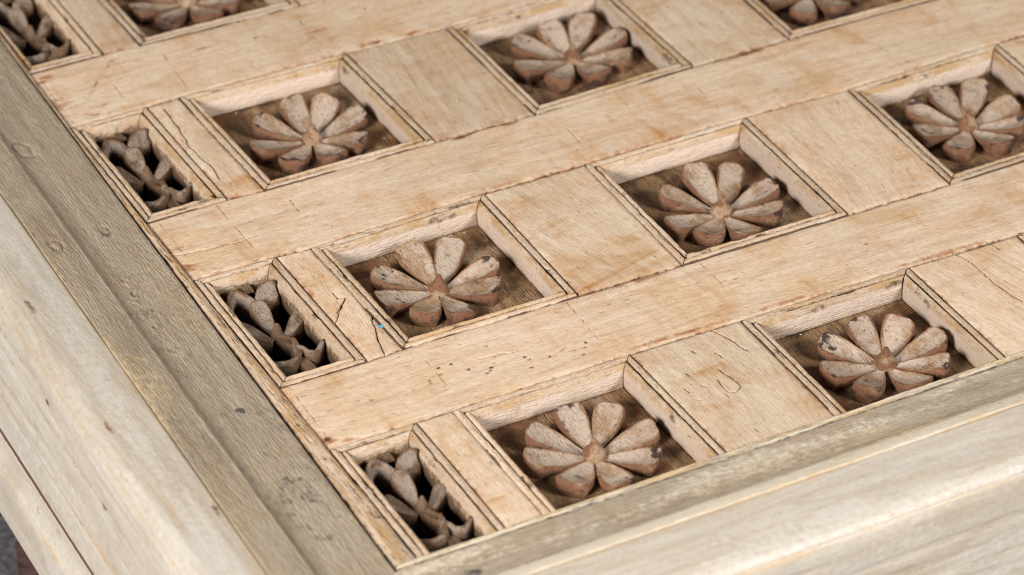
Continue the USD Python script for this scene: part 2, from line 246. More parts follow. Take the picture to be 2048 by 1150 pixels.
def board(name, x0, x1, y0, y1, mat, seed, res=0.0046, thick=0.16, gap=0.0022, worn=0.010, label=None):
    nu, nv = max(8, int((x1 - x0) / res)), max(8, int((y1 - y0) / res))
    u = np.linspace(x0 + gap, x1 - gap, nu); v = np.linspace(y0 + gap, y1 - gap, nv)
    X, Y = np.meshgrid(u, v, indexing='ij')
    # ragged edges
    e = np.minimum(np.minimum(X - u[0], u[-1] - X), np.minimum(Y - v[0], v[-1] - Y))
    P = P3(X, Y)
    wr = worn * (0.5 + 1.1 * fbm(P * 9, 3, seed))
    Z = -0.010 * np.exp(-(e / wr) ** 1.5) + 0.010 * (fbm(P * np.array([1.6, 2.6, 1]), 3, seed + 5) - 0.5) + 0.0022 * (fbm(P * 22, 2, seed + 9) - 0.5)
    dark = 0.45 * np.exp(-(e / 0.006) ** 2); rust = 0.55 * np.exp(-(e / (0.012 + 0.03 * fbm(P * 5, 3, seed + 3)))) * smooth(fbm(P * 6, 3, seed + 4), .40, .62); pale = np.zeros_like(X)
    XY = np.stack([X, Y], -1); jit = 0.010 * (np.stack([noise(P * 30, 71), noise(P * 30, 72)], -1) - 0.5); XYj = XY + jit
    box = lambda L: min(p[0] for p in L) < x1 + .02 and max(p[0] for p in L) > x0 - .02 and min(p[1] for p in L) < y1 + .02 and max(p[1] for p in L) > y0 - .02
    for k, L in enumerate(CRACKS):
        if box(L):
            d = seg_dist(XYj, L); thin = 0.0029 * (0.55 + 0.8 * noise(P * 14, 80 + k))
            Z -= 0.016 * np.exp(-(d / thin) ** 2); dark = np.maximum(dark, .68 * np.exp(-(d / thin) ** 2)); rust = np.maximum(rust, 0.3 * np.exp(-(d / .014)))
    for k, L in enumerate(SCRIBES):
        if box(L):
            d = seg_dist(XY, L); g = np.exp(-(d / 0.0042) ** 2) * smooth(noise(P * np.array([3, 26, 1]), 90 + k), .25, .6)
            Z -= 0.003 * g; rust = np.maximum(rust, 0.62 * g); dark = np.maximum(dark, 0.32 * g)
    for L in SCARS:
        if box(L):
            d = seg_dist(XYj, L); g = np.exp(-(d / 0.012) ** 2); Z -= 0.006 * g; dark = np.maximum(dark, 0.42 * g * smooth(noise(P * 30, 3), .2, .7))
    for (a, b) in SPOTS:
        if x0 < a < x1 and y0 < b < y1:
            g = np.exp(-(np.hypot((X - a) * .8, Y - b) / 0.011) ** 4); Z -= .002 * g; dark = np.maximum(dark, g * (.28 + .4 * noise(P * 90, 7)))
    for (a, b, ra, rb, st) in SMUDGE:
        if x0 - ra < a < x1 + ra and y0 - rb - .05 < b < y1 + rb + .05:
            g = np.exp(-((X - a) / ra) ** 2 - ((Y - b) / rb) ** 2) * smooth(fbm(P * np.array([7, 20, 1]), 3, 33), .36, .62) * st
            rust = np.maximum(rust, g); dark = np.maximum(dark, smooth(g, .45, .95) * .75); Z -= 0.004 * g
    # pitting
    pit = smooth(noise(P * np.array([40, 110, 1]), seed + 21), .93, .98); dark = np.maximum(dark, .35 * pit); Z -= .002 * pit
    top = np.stack([X, Y, Z], -1).reshape(-1, 3); W = np.stack([dark, rust, pale], -1).reshape(-1, 3)
    ring = np.concatenate([np.arange(nu) * nv, (nu - 1) * nv + np.arange(1, nv), np.arange(nu - 2, -1, -1) * nv + nv - 1, np.arange(nv - 2, 0, -1)])
    low = top[ring].copy(); low[:, 2] = -thick
    k = len(ring); a = ring; b = np.roll(ring, -1); c = len(top) + np.arange(k); d = np.roll(c, -1)
    F = np.vstack([quads(nu, nv), np.stack([a, c, d, b], 1)])
    return put(T, name, np.vstack([top, low]), F, mat, np.vstack([W, W[ring] * 0.5 + [.25, .2, 0]]), warp=True, label=label, group=np.r_[np.zeros(len(top)), np.ones(len(low))])

# ---------------------------------------------------------------- mouldings
PROF = np.array([(0.0, -.013), (.003, -.005), (.009, .001), (.019, .003), (.029, .001), (.035, -.004), (.0385, -.015), (.043, -.016), (.0465, -.005), (.052, .001), (.059, .002), (.066, -.002), (.073, -.011), (.0785, -.024), (.082, -.040), (.084, -.058), (.0835, -.078), (.081, -.098), (.076, -.118), (.070, -.134), (.066, -.147)])
def moulding(side, x0, x1, y0, y1, seed, depth=.145, depth_shade=0.0, name='moulding'):
    prof = PROF.copy(); prof[13:, 1] *= depth / .145
    # finer profile
    t = np.linspace(0, len(prof) - 1, 81); prof = np.stack([np.interp(t, np.arange(len(prof)), prof[:, c]) for c in (0, 1)], 1)
    n = 110; w = np.linspace(0, 1, n)[:, None]; s = prof[None, :, 0]; z = np.broadcast_to(prof[None, :, 1], (n, len(prof))).copy()
    g = 0.0020
    if side in 'ns':
        X = (x0 + s + g) * (1 - w) + (x1 - s - g) * w; Y = np.broadcast_to((y1 - s) if side == 'n' else (y0 + s), X.shape).copy()
        along = X
    else:
        Y = (y0 + s + g) * (1 - w) + (y1 - s - g) * w; X = np.broadcast_to((x0 + s) if side == 'w' else (x1 - s), Y.shape).copy()
        along = Y
    q = np.stack([along * 1.0, np.broadcast_to(s, X.shape), np.full_like(X, seed * 3.7)], -1)
    wob = (fbm(q * [2.0, 4, 1], 3, 11) - .5) * 0.014; chip = smooth(fbm(q * [9, 40, 1], 3, 12), .60, .74); rough = (fbm(q * [30, 60, 1], 2, 13) - .5)
    sl = np.broadcast_to(s, X.shape)
    z += 0.0035 * rough - 0.006 * chip * smooth(sl, .0, .03) * (1 - smooth(sl, .06, .08))
    inw = {'n': (0, -1), 's': (0, 1), 'w': (1, 0), 'e': (-1, 0)}[side]
    amt = wob * smooth(sl, .035, .08) * (1 - .8 * smooth(-z, .09, .125)) + 0.003 * rough
    X = X + inw[0] * amt; Y = Y + inw[1] * amt
    # ends of the strip, where they meet in the corners
    e = np.minimum(w, 1 - w) * (x1 - x0 if side in 'ns' else y1 - y0)
    depthz = -z
    nz = fbm(q * [4, 14, 1], 4, 15); nz2 = fbm(q * [2.2, 6, 1], 4, 16)
    groove = np.exp(-((sl - .0408) / .0046) ** 2) + np.exp(-(sl / .0045) ** 2)
    edge = np.exp(-((depthz - .010) / .020) ** 2) * smooth(sl, .05, .064) * (.15 + 1.15 * smooth(fbm(q * [7, 9, 1], 4, 18), .36, .64))
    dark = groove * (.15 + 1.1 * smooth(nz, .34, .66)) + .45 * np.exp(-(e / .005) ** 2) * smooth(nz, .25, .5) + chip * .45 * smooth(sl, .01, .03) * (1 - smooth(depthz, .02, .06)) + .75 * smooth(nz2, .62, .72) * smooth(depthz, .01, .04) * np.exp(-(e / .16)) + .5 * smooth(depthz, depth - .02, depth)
    rust = (.62 if side in 'n' else .55) * edge * smooth(nz2, .22, .62) + .5 * (np.exp(-((sl - .050) / .01) ** 2)) * smooth(nz, .45, .65) + .35 * np.exp(-(e / .08)) * smooth(nz, .4, .6) + .45 * smooth(sl, .0, .02) * (1 - smooth(sl, .05, .07)) * smooth(nz2, .52, .68)
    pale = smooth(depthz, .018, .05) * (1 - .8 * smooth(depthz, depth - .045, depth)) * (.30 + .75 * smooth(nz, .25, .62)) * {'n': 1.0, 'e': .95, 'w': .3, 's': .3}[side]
    if depth_shade: pale = pale * .1; rust = np.maximum(rust, depth_shade * smooth(depthz, .02, .07) * (.5 + .5 * nz)); dark = np.maximum(dark, depth_shade * (.58 * smooth(nz2, .1, .4) * smooth(depthz, .016, .06) + .8 * smooth(depthz, .06, .13)))  # narrow openings: browner walls, with shade painted darker down the cavity
    V = np.stack([X, Y, z], -1).reshape(-1, 3); W = np.stack([dark, rust, pale], -1).reshape(-1, 3)
    F = quads(n, len(prof), flip=side in 'nw')
    F = F if side in 'sn' else F
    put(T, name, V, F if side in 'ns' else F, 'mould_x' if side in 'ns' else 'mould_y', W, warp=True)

# ---------------------------------------------------------------- carved petals
def petal(parent, root, tip, half, zr, zt, zf, seed, mat, scoop=.012, rootw=.10, full=.85, tilt=0.0, sag=0.0, pw=1.25, bulge=.006, dip=None, bend=0.0, depth_shade=0.0, tipdark=1.0, palew=.7):
    root, tip = np.array(root, float), np.array(tip, float)
    ax = tip - root; L = np.linalg.norm(ax); ax /= L; nx = np.array([-ax[1], ax[0]])
    na, nb = 30, 17
    a = 1 - (1 - np.linspace(0, 1, na)) ** 1.7; a[-1] = 1.0
    b = np.sin(np.linspace(-HP, HP, nb))
    A, B = np.meshgrid(a, b, indexing='ij')
    prof = np.where(A < full, rootw + (1 - rootw) * np.sin(HP * np.clip(A / full, 0, 1)) ** 1.0, np.sqrt(np.clip(1 - np.clip((A - full) / (1 - full), 0, 1) ** 2.7, 0, 1)))
    w = half * prof
    off = bend * A * A * L
    X = root[0] + ax[0] * A * L + nx[0] * (B * w + off); Y = root[1] + ax[1] * A * L + nx[1] * (B * w + off)
    Z = zr + (zt - zr) * A ** pw - scoop * (1 - B ** 2) * np.sin(math.pi * np.clip(A, 0, 1)) ** .8
    if dip: Z -= dip * (1 - B ** 2) * np.exp(-((A - .62) / .33) ** 2)
    Z += tilt * B * smooth(A, 0, .35) - sag * np.sin(math.pi * A) ** 1.3
    edge = np.maximum(np.abs(B), smooth(A, .86, 1.0) * np.sqrt(np.clip((A - full) / (1 - full), 0, 1)))
    Z -= 0.0035 * smooth(edge, .88, 1.0) ** 2
    top = np.stack([X, Y, Z], -1)
    ring = np.concatenate([top[:, 0], top[::-1, -1][1:]]) if False else np.concatenate([top[:, 0], top[-2::-1, -1]])
    Aring = np.concatenate([A[:, 0], A[-2::-1, -1]])
    cen = np.append(root + ax * L * .6, 0)
    m = 9; qs = np.linspace(0, 1, m)
    tang = np.gradient(ring[:, :2], axis=0); nrm = np.stack([-tang[:, 1], tang[:, 0]], 1); nrm /= np.maximum(np.linalg.norm(nrm, axis=1, keepdims=True), 1e-9)
    if ((ring[:, :2] - cen[:2]) * nrm).sum() < 0: nrm = -nrm
    wall = []
    for q in qs:
        R = ring.copy(); R[:, 2] = ring[:, 2] * (1 - q) + zf * q; R[:, :2] += nrm * ((bulge * math.sin(math.pi * min(1, q * 1.3)) - .016 * q ** 2) * smooth(Aring, .1, .5))[:, None]
        wall.append(R)
    wall = np.array(wall)
    V = np.vstack([top.reshape(-1, 3), wall.reshape(-1, 3)])
    F = np.vstack([quads(na, nb), len(top) * nb + quads(m, wall.shape[1])])
    nz = fbm(V * 26, 3, seed); nz2 = fbm(V * 11, 3, seed + 7)
    disp = np.stack([fbm(V * 20, 3, seed + k) for k in (1, 2, 3)], 1) - .5
    wt = np.concatenate([np.ones(top.shape[0] * nb), np.zeros(wall.shape[0] * wall.shape[1])])
    Aall = np.concatenate([A.ravel(), np.tile(Aring, m)]); Eall = np.concatenate([edge.ravel(), np.ones(wall.shape[0] * wall.shape[1])]); Q = np.concatenate([np.zeros(A.size), np.repeat(qs, wall.shape[1])])
    tipn = smooth(Aall, .62, .98)
    chip = tipn * smooth(nz2, .50, .66)
    V = V + disp * (np.array([.007, .007, .009]) * (1 - Q[:, None]) + np.array([.012, .012, .006]) * Q[:, None]) - np.stack([np.zeros(len(V)), np.zeros(len(V)), min(1.0, tipdark) * (depth_shade == 0) * .010 * chip * (Q < .2)], 1)
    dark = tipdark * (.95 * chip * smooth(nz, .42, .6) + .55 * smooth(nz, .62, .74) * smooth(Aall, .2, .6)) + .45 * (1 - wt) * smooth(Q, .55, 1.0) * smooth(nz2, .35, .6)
    dark = np.maximum(dark, (1 - wt) * np.where(depth_shade > 0, depth_shade * smooth(Q, .08, .48), .50 * smooth(nz2, .42, .62) * smooth(Q, .1, .3) * (.4 + .6 * smooth(Aall, .4, .9))))  # lattice walls carry painted hollow shade, deepening towards the bottom
    rust = .8 * smooth(Eall, .80, .97) * wt * smooth(nz2, .26, .50) * (.45 + .55 * smooth(Aall, .3, .8)) + (1 - wt) * (.55 + .45 * smooth(nz2, .36, .60)) + .35 * tipn * smooth(nz2, .38, .58)
    pale = palew * wt * (1 - smooth(Eall, .72, .97)) * (.35 + .65 * smooth(nz2, .25, .65)) + .22 * (1 - wt) * smooth(nz2, .55, .4)
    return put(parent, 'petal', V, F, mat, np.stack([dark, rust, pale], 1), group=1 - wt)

def spoon(parent, path, mid, th, zr, zf, seed, palew):
    """A petal seen as a curved rim: outer wall upright, inner face hollowed down towards mid."""
    path = np.asarray(path, float); d = np.r_[0, np.cumsum(np.hypot(*np.diff(path, axis=0).T))]
    n = 44; t = np.linspace(0, d[-1], n); k = np.ones(7) / 7
    P = np.stack([np.interp(t, d, path[:, c]) for c in (0, 1)], 1)
    P = np.stack([np.convolve(np.pad(P[:, c], 3, mode='edge'), k, 'valid') for c in (0, 1)], 1)
    tg = np.gradient(P, axis=0); tg /= np.linalg.norm(tg, axis=1, keepdims=True); nr = np.stack([-tg[:, 1], tg[:, 0]], 1)
    flip = ((np.array(mid) - P) * nr).sum() < 0
    if flip: nr = -nr
    u = t / d[-1]; e = np.minimum(1, np.minimum(u, 1 - u) / .16) ** .5
    #        inward, height (fraction from rim to bottom), part
    prof = [(.014, 1.0), (.004, .55), (-.003, .25), (-.002, .06), (.002, .0), (.5, -.01), (1.0, .0), (1.15, .06), (1.45, .25), (1.9, .5), (2.2, .8), (2.3, 1.0)]
    V, W, G = [], [], []
    for q, (a, h) in enumerate(prof):
        off = np.where(a > .1, a * th * (.25 + .75 * e), a)
        z = zr - .014 * (1 - e) + .005 * np.sin(u * math.pi * 2.2 + seed) - h * (zr - zf)
        V.append(np.c_[P + nr * off[:, None], z]); W.append((q, h))
    V = np.array(V); m = len(prof)
    rimn = np.repeat([1.0 if 3 <= q <= 7 else 0.0 for q in range(m)], n); inner = np.repeat([1.0 if q > 6 else 0.0 for q in range(m)], n); hh = np.repeat([h for _, h in prof], n)
    V = V.reshape(-1, 3)
    V = V + (np.stack([fbm(V * 20, 3, seed + k) for k in (1, 2, 3)], 1) - .5) * [.010, .010, .010]
    nz = fbm(V * 20, 3, seed + 5); nz2 = fbm(V * 11, 3, seed + 6)
    wear_shade = np.stack([np.maximum(.85 * smooth(hh, .22 + .25 * (1 - inner), .7), .3 * smooth(nz, .58, .72)), .35 * rimn * smooth(nz2, .4, .6) + .35 * (1 - inner) * smooth(nz2, .4, .6), .75 * rimn * smooth(nz, .3, .55) + palew * inner * (1 - rimn) * (1 - smooth(hh, .3, .8)) + .30 * (1 - inner) * (1 - rimn) * smooth(nz, .4, .6)], 1)  # dark channel paints the shade of the hollow down both faces
    put(parent, 'petal', V, quads(m, n, flip=not flip), 'lattice', wear_shade)

def revolve(profile, centre, n=28, lean=(0, 0)):
    profile = np.array(profile, float)
    k = np.linspace(0, len(profile) - 1, 5 * len(profile)); profile = np.stack([np.interp(k, np.arange(len(profile)), profile[:, c]) for c in (0, 1)], 1)
    ang = np.linspace(0, 2 * math.pi, n + 1)
    R = profile[:, 0][:, None]; Z = np.broadcast_to(profile[:, 1][:, None], (len(profile), n + 1))
    top = (Z - profile[:, 1].min())
    V = np.stack([centre[0] + R * np.cos(ang) + lean[0] * top, centre[1] + R * np.sin(ang) + lean[1] * top, Z + 0 * R], -1).reshape(-1, 3)
    return V, quads(len(profile), n + 1)

def rosette(centre, tips, seed, label=None, tone=0.0, tipdark=1.0):
    c = np.array(centre, float); rng = np.random.default_rng(seed)
    zf = -.139
    V, F = revolve([(0, -.112), (.08, -.120), (.15, -.130), (.18, -.138), (.18, -.146)], c, 40)
    rp = put(T, 'rosette', V, F, 'petal', np.tile([.35, .5, 0], (len(V), 1)), label=label)
    for k, t in enumerate(tips):
        t = np.array(t, float); d = t - c; r = np.linalg.norm(d); d /= r
        petal(rp, c + d * .030, c + d * (r + .010), rng.uniform(.071, .081), -.114, -.024 + rng.uniform(-.012, .008), zf, seed * 40 + k * 4, 'petal', tilt=rng.uniform(-.007, .007), scoop=.012 + rng.uniform(0, .010), bend=rng.uniform(-.05, .05), tipdark=tipdark, palew=rng.uniform(.55, .95))
    s = rng.uniform(.94, 1.06)
    V, F = revolve([(0, .112), (.008, .109), (.014, .098), (.019, .082), (.028, .062), (.042, .045), (.054, .029), (.059, .011), (.055, -.008), (.042, -.02)], (0, 0), 30, lean=rng.uniform(-.05, .05, 2))
    V = V * [s, s, 1] + [c[0], c[1], -.118]
    V += (np.stack([fbm(V * 24, 3, seed + k) for k in (1, 2, 3)], 1) - .5) * .010
    nz = fbm(V * 16, 3, seed + 5); h = V[:, 2] + .118
    put(rp, 'bud', V, F, 'petal', np.stack([.5 * smooth(h, .09, .115) * smooth(nz, .4, .6), .75 * smooth(nz, .36, .6) + .3 * smooth(h, .05, .1), .25 * smooth(nz, .6, .4)], 1))

# ---------------------------------------------------------------- the door: rails, blocks, mouldings
rows = [(-2.61, -1.582), (-1.029, 0.0), (0.583, 1.611), (2.218, 3.25)]
cols = [(0.0, 1.0), (1.614, 2.615), (3.256, 4.241)]
board('rail', -.675, 5.0, -1.582, -1.029, 'rail', 1)
board('rail', -.675, 5.0, 0.0, .583, 'rail', 2)
board('rail', -.675, 5.0, 1.611, 2.218, 'rail', 3)
sd = 10
kinds = ['block', 'block_b', 'block_c', 'block']
for r, (y0, y1) in enumerate(rows):
    top = y1
    board('stile_block', -.204, 0.0, max(y0, -2.58), top, 'block_c' if r % 2 else 'block', sd); sd += 1
    board('stile_block', 1.0, 1.614, max(y0, -2.58), min(top, 2.9), kinds[r], sd); sd += 1
    if r < 3:
        board('stile_block', 2.615, 3.256, max(y0, -2.58), top, kinds[(r + 1) % 3], sd); sd += 1
    if r in (1,):
        board('stile_block', 4.241, 4.9, y0, top, 'block', sd); sd += 1
seed = 1
openings = [(0, 0), (0, 1), (0, 2), (1, 0), (1, 1), (1, 2), (2, 0), (2, 1), (2, 2), (3, 0)]
for r, c in openings:
    (y0, y1), (x0, x1) = rows[r], cols[c]
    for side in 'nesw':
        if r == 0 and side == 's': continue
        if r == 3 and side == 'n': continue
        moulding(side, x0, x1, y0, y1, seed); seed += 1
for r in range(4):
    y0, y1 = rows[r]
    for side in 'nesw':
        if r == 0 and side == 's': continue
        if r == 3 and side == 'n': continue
        moulding(side, -.667, -.204, y0, y1, seed, depth=.165, depth_shade=.75); seed += 1

# sunk panel behind each rosette
def sunk_panel(x0, x1, y0, y1, seed):
    n = 90; x = np.linspace(x0 + .05, x1 - .05, n); y = np.linspace(y0 + .05, y1 - .05, n)
    X, Y = np.meshgrid(x, y, indexing='ij'); P = P3(X, Y)
    Z = -.138 + .006 * (fbm(P * [6, 1.5, 1], 3, seed) - .5)
    e = np.minimum(np.minimum(X - x0, x1 - X), np.minimum(Y - y0, y1 - Y)) - .07
    nz = fbm(P * [8, 3, 1], 4, seed + 2)
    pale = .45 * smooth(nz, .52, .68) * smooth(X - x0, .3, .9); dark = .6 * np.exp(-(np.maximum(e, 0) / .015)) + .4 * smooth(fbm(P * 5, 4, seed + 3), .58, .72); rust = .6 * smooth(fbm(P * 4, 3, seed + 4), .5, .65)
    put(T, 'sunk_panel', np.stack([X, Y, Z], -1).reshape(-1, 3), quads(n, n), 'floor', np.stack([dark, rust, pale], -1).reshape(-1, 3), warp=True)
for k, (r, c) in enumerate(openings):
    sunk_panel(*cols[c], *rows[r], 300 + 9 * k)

# tips of the eight petals of each flower, as they were carved
FLOWERS = {
    'B2': [(2.145, -0.213), (2.348, -0.32), (2.45, -0.546), (2.353, -0.779), (2.089, -0.897), (1.891, -0.794), (1.763, -0.628), (1.89, -0.34)],
    'B1': [(0.481, -0.169), (0.699, -0.252), (0.795, -0.507), (0.719, -0.703), (0.454, -0.841), (0.258, -0.738), (0.122, -0.534), (0.218, -0.29)],
    'A1': [(0.526, -1.761), (0.74, -1.846), (0.825, -2.094), (0.731, -2.304), (0.47, -2.411), (0.256, -2.298), (0.164, -2.041), (0.281, -1.84)],
    'A2': [(2.156, -1.812), (2.366, -1.897), (2.475, -2.119), (2.379, -2.312), (2.146, -2.414), (1.89, -2.316), (1.797, -2.096), (1.923, -1.858)],
    'C1': [(0.532, 1.388), (0.734, 1.311), (0.836, 1.086), (0.735, 0.845), (0.521, 0.752), (0.283, 0.822), (0.162, 1.034), (0.286, 1.288)],
    'C2': [(2.155, 1.407), (2.383, 1.404), (2.495, 1.156), (2.421, 0.929), (2.187, 0.832), (1.931, 0.883), (1.795, 1.095), (1.934, 1.376)],
    'B3': [(3.745, -0.153), (3.966, -0.192), (4.045, -0.46), (3.963, -0.675), (3.755, -0.796), (3.507, -0.733), (3.403, -0.483), (3.498, -0.249)],
}

def shifted(key, dx, dy): return [(x + dx, y + dy) for x, y in FLOWERS[key]]
FLOWERS['D1'] = shifted('C1', 0.0, 1.63)
FLOWERS['C3'] = shifted('B3', -.01, 1.60)
NOTE = {'B2': 'rosette with a blue-grey fleck on its front petal', 'C2': 'reddest rosette, one tip nearly black', 'A1': 'rosette with dark knots on its back petals', 'B3': 'palest, greyest rosette with chipped tips'}
for k, (key, tips) in enumerate(FLOWERS.items()):
    c = np.mean(np.array(tips), 0) + [0, -.012]
    rosette(c, tips, 50 + k, NOTE.get(key))

# ---------------------------------------------------------------- pierced flowers in the narrow openings
def pierced(cx, cy, seed):
    rng = np.random.default_rng(seed)
    V, F = revolve([(0, -.105), (.030, -.112), (.038, -.13), (.038, -.20)], (cx, cy), 24)
    rp = put(T, 'pierced_flower', V, F, 'lattice', np.tile([.2, .4, 0], (len(V), 1)))
    J = lambda: rng.uniform(-.008, .008)
    zf = -.20
    kw = dict(mat='lattice', bulge=.002, tipdark=.3, depth_shade=.95)
    pt = lambda dx, dy: (cx + dx + J(), cy + dy + J())
    sd = seed * 50
    # middle flower
    petal(rp, (cx - .012, cy + .010), pt(-.004, .235), .049, -.105, -.036, zf, sd + 1, scoop=.012, palew=.8, full=.78, rootw=.30, **kw)
    petal(rp, (cx + .010, cy - .050), pt(.166, .062), .039, -.105, -.040, zf, sd + 5, scoop=.016, palew=.6, full=.84, rootw=.3, **kw)
    petal(rp, (cx - .040, cy - .045), pt(-.165, .075), .042, -.100, -.030, zf, sd + 9, scoop=.008, palew=.45, full=.82, rootw=.3, **kw)
    petal(rp, (cx - .002, cy - .030), pt(.028, -.160), .030, -.092, -.060, zf, sd + 13, scoop=.006, palew=.15, full=.25, rootw=.85, **kw)
    # half flowers at both ends: spoons with thin rims, cupped towards the middle
    at = lambda pts: np.array([(cx + a + J() * .5, cy + b + J() * .5) for a, b in pts])
    spoon(rp, at([(.010, .235), (-.008, .285), (-.022, .325), (-.045, .355), (-.078, .367), (-.110, .350), (-.136, .310), (-.158, .265), (-.172, .225)]), (cx - .085, cy + .20), .020, -.042, zf, sd + 17, .85)
    petal(rp, (cx + .002, cy + .250), pt(.135, .290), .050, -.060, -.036, zf, sd + 21, scoop=.012, palew=.75, full=.66, rootw=.38, tilt=.034, **kw)
    petal(rp, (cx + .006, cy + .330), pt(.002, .420), .030, -.058, -.050, zf, sd + 25, scoop=.003, palew=.2, full=.22, rootw=.8, **kw)
    spoon(rp, at([(.044, -.110), (.042, -.155), (.032, -.205), (.012, -.266), (-.030, -.308), (-.080, -.324), (-.125, -.310), (-.154, -.280), (-.170, -.245)]), (cx - .075, cy - .14), .022, -.045, zf, sd + 29, .2)
    spoon(rp, at([(.008, -.200), (.020, -.248), (.042, -.286), (.080, -.298), (.122, -.276), (.152, -.242), (.166, -.212)]), (cx + .090, cy - .14), .020, -.038, zf, sd + 33, .2)
    petal(rp, (cx + .010, cy - .235), pt(.024, -.390), .028, -.085, -.088, zf, sd + 37, scoop=.003, palew=.1, full=.25, rootw=.8, **kw)
    V, F = revolve([(0, .092), (.009, .086), (.017, .068), (.026, .044), (.033, .022), (.037, .004), (.036, -.02)], (0, 0), 20, lean=rng.uniform(-.08, .08, 2))
    V += [cx - .004, cy - .008, -.112]; V += (np.stack([fbm(V * 24, 2, seed + k) for k in (1, 2, 3)], 1) - .5) * .008
    put(rp, 'bud', V, F, 'lattice', np.stack([.1 + 0 * V[:, 0], .5 * smooth(fbm(V * 16, 3, seed), .4, .6), .2 + 0 * V[:, 0]], 1))
for k, cy in enumerate((-2.070, -.495, 1.105, 2.735)):
    pierced(-.430 + (.004, 0, -.004, -.008)[k], cy, 70 + k)

def box(x0, x1, y0, y1, z0, z1):
    c = np.array([(x, y, z) for z in (z0, z1) for y in (y0, y1) for x in (x0, x1)], float)
    return c, np.array([(0, 2, 3, 1), (4, 5, 7, 6), (0, 1, 5, 4), (2, 6, 7, 3), (0, 4, 6, 2), (1, 3, 7, 5)])
V, F = box(-1.5, 4.9, -3.3, 4.2, -.62, -.56); put(T, 'underboard', V, F, 'void', weld=False)  # added sheet, near-black to stand in for shade in the open cavities

# ---------------------------------------------------------------- the moulded frame
XJ, KX, YJ, KY = -.735, .028, -2.55, .010
def near_o(o): return np.interp(o, [0, .39, .60, .95, 1.3], [0, .334, .462, .92, 1.27])   # the near board is narrower
def corner(o):
    p = near_o(o); x = (XJ + KX * (YJ - p) - o) / (1 - KX * KY); return x, YJ + KY * x - p
def sweep(side, O, z, n=420, far=4.3, right=5.1):
    """The profile (O outward, z up) along the left or the near edge, mitred at the corner: positions, and the run along the edge."""
    w = np.linspace(0, 1, n)[:, None]; o = O[None, :]
    cx, cy = corner(o)
    if side == 'left':
        Y = far * (1 - w) + (cy + .002) * w; X = XJ + KX * Y - o; run = Y
    else:
        X = (cx + .002) * (1 - w) + right * w; Y = YJ + KY * X - near_o(o); run = X
    return X, Y, np.broadcast_to(z[None, :], X.shape).copy(), run
def frame_piece(name, side, prof, mat, wearf, n=420, m=90, seed=0, label=None):
    prof = np.array(prof, float); d = np.r_[0, np.cumsum(np.hypot(*np.diff(prof, axis=0).T))]; t = np.linspace(0, d[-1], m)
    t = np.unique(np.r_[t, d]); O, z = np.interp(t, d, prof[:, 0]), np.interp(t, d, prof[:, 1])
    X, Y, Z, run = sweep(side, O, z, n)
    o = np.broadcast_to(O[None, :], X.shape); q = np.stack([run, o, np.full_like(X, seed * 5.1) + Z * 2], -1)
    dz, do, wear_shade = wearf(q, run, o, Z, X, Y)
    Z = Z + dz
    if side == 'left': X = X - do
    else: Y = Y - do
    put(T, name, np.stack([X, Y, Z], -1).reshape(-1, 3), quads(*X.shape, flip=side == 'near'), mat, wear_shade.reshape(-1, 3), label=label)

KNOTS = [(-1.01, 1.41, .045), (-.91, .55, .022), (-1.235, .40, .03)]
def board_wear(side):
    def f(q, run, o, Z, X, Y):
        n1 = fbm(q * [3, 9, 1], 4, 41); n2 = fbm(q * [1.2, 4, 1], 3, 42); fine = fbm(q * [12, 60, 1], 3, 43) - .5
        dz = .007 * (fbm(q * [1.2, 3, 1], 3, 44) - .5) + .004 * fine
        wob = .030 * (fbm(q * [1.6, 0, 0] + [0, 3.3, 0], 3, 45) - .5)
        st = np.exp(-((o - .395 + wob) / .010) ** 2); st2 = smooth(o, .578, .60)
        dz += .008 * st
        rust = (.25 * st * smooth(n1, .38, .62) + .22 * st2 * smooth(n1, .40, .64)) * (1.0 if side == 'left' else .35) + .10 * (o > .40) + .25 * smooth(n2, .55, .7)
        dark = .22 * smooth(n1, .55, .72) * (o < .39)
        pale = .5 * np.exp(-(o / .016) ** 2)
        if side == 'left':
            P = np.stack([X, Y, 0 * X], -1)
            for kx, ky, r in KNOTS:
                d = np.hypot(X - kx, (Y - ky) * .6); a = np.arctan2(Y - ky, X - kx)
                d = d * (1 + .35 * (noise(np.stack([np.cos(a) * 2, np.sin(a) * 2, d * 20], -1), 5) - .5))
                g = np.exp(-((d - r) / .010) ** 2); dz += -.010 * g + .006 * np.exp(-(d / (2.4 * r)) ** 2); dark = np.maximum(dark, .45 * g * smooth(noise(P * 40, 6), .2, .6)); rust = np.maximum(rust, .35 * np.exp(-(d / r) ** 2))
            # torn grain half way along, and a cluster of grey stains towards the corner
            tear = np.exp(-((Y + .25) / .65) ** 2) * np.exp(-((o - .30 + .08 * (Y + .25)) / .07) ** 2) * smooth(noise(P * [22, 26, 1], 8), .2, .7)
            dz += .030 * tear * (fbm(P * [55, 40, 1], 3, 9) - .45); dark = np.maximum(dark, .55 * tear * smooth(fbm(P * [60, 42, 1], 2, 10), .52, .66))
            clus = np.exp(-((Y + 1.85) / .55) ** 2) * np.exp(-((o - .20) / .15) ** 2)
            dark = np.maximum(dark, clus * smooth(fbm(P * [16, 13, 1], 3, 12), .54, .70) * .55)
            dark = np.maximum(dark, .30 * np.exp(-((Y + 1.6) / .8) ** 2) * smooth(fbm(P * 6, 3, 14), .50, .66) * (o < .39))
        else:
            dark = np.maximum(dark, .30 * smooth(fbm(q * [4, 14, 1], 3, 14), .50, .66) * smooth(run, 1.5, 2.4)); pale = np.maximum(pale, .45 * smooth(n2, .35, .6) * (1 - .7 * smooth(o, .12, .36)) + .85 * smooth(o, .40, .46))
        return dz, .006 * (n1 - .5) * (o > .5), np.stack([dark, rust, pale], -1)
    return f
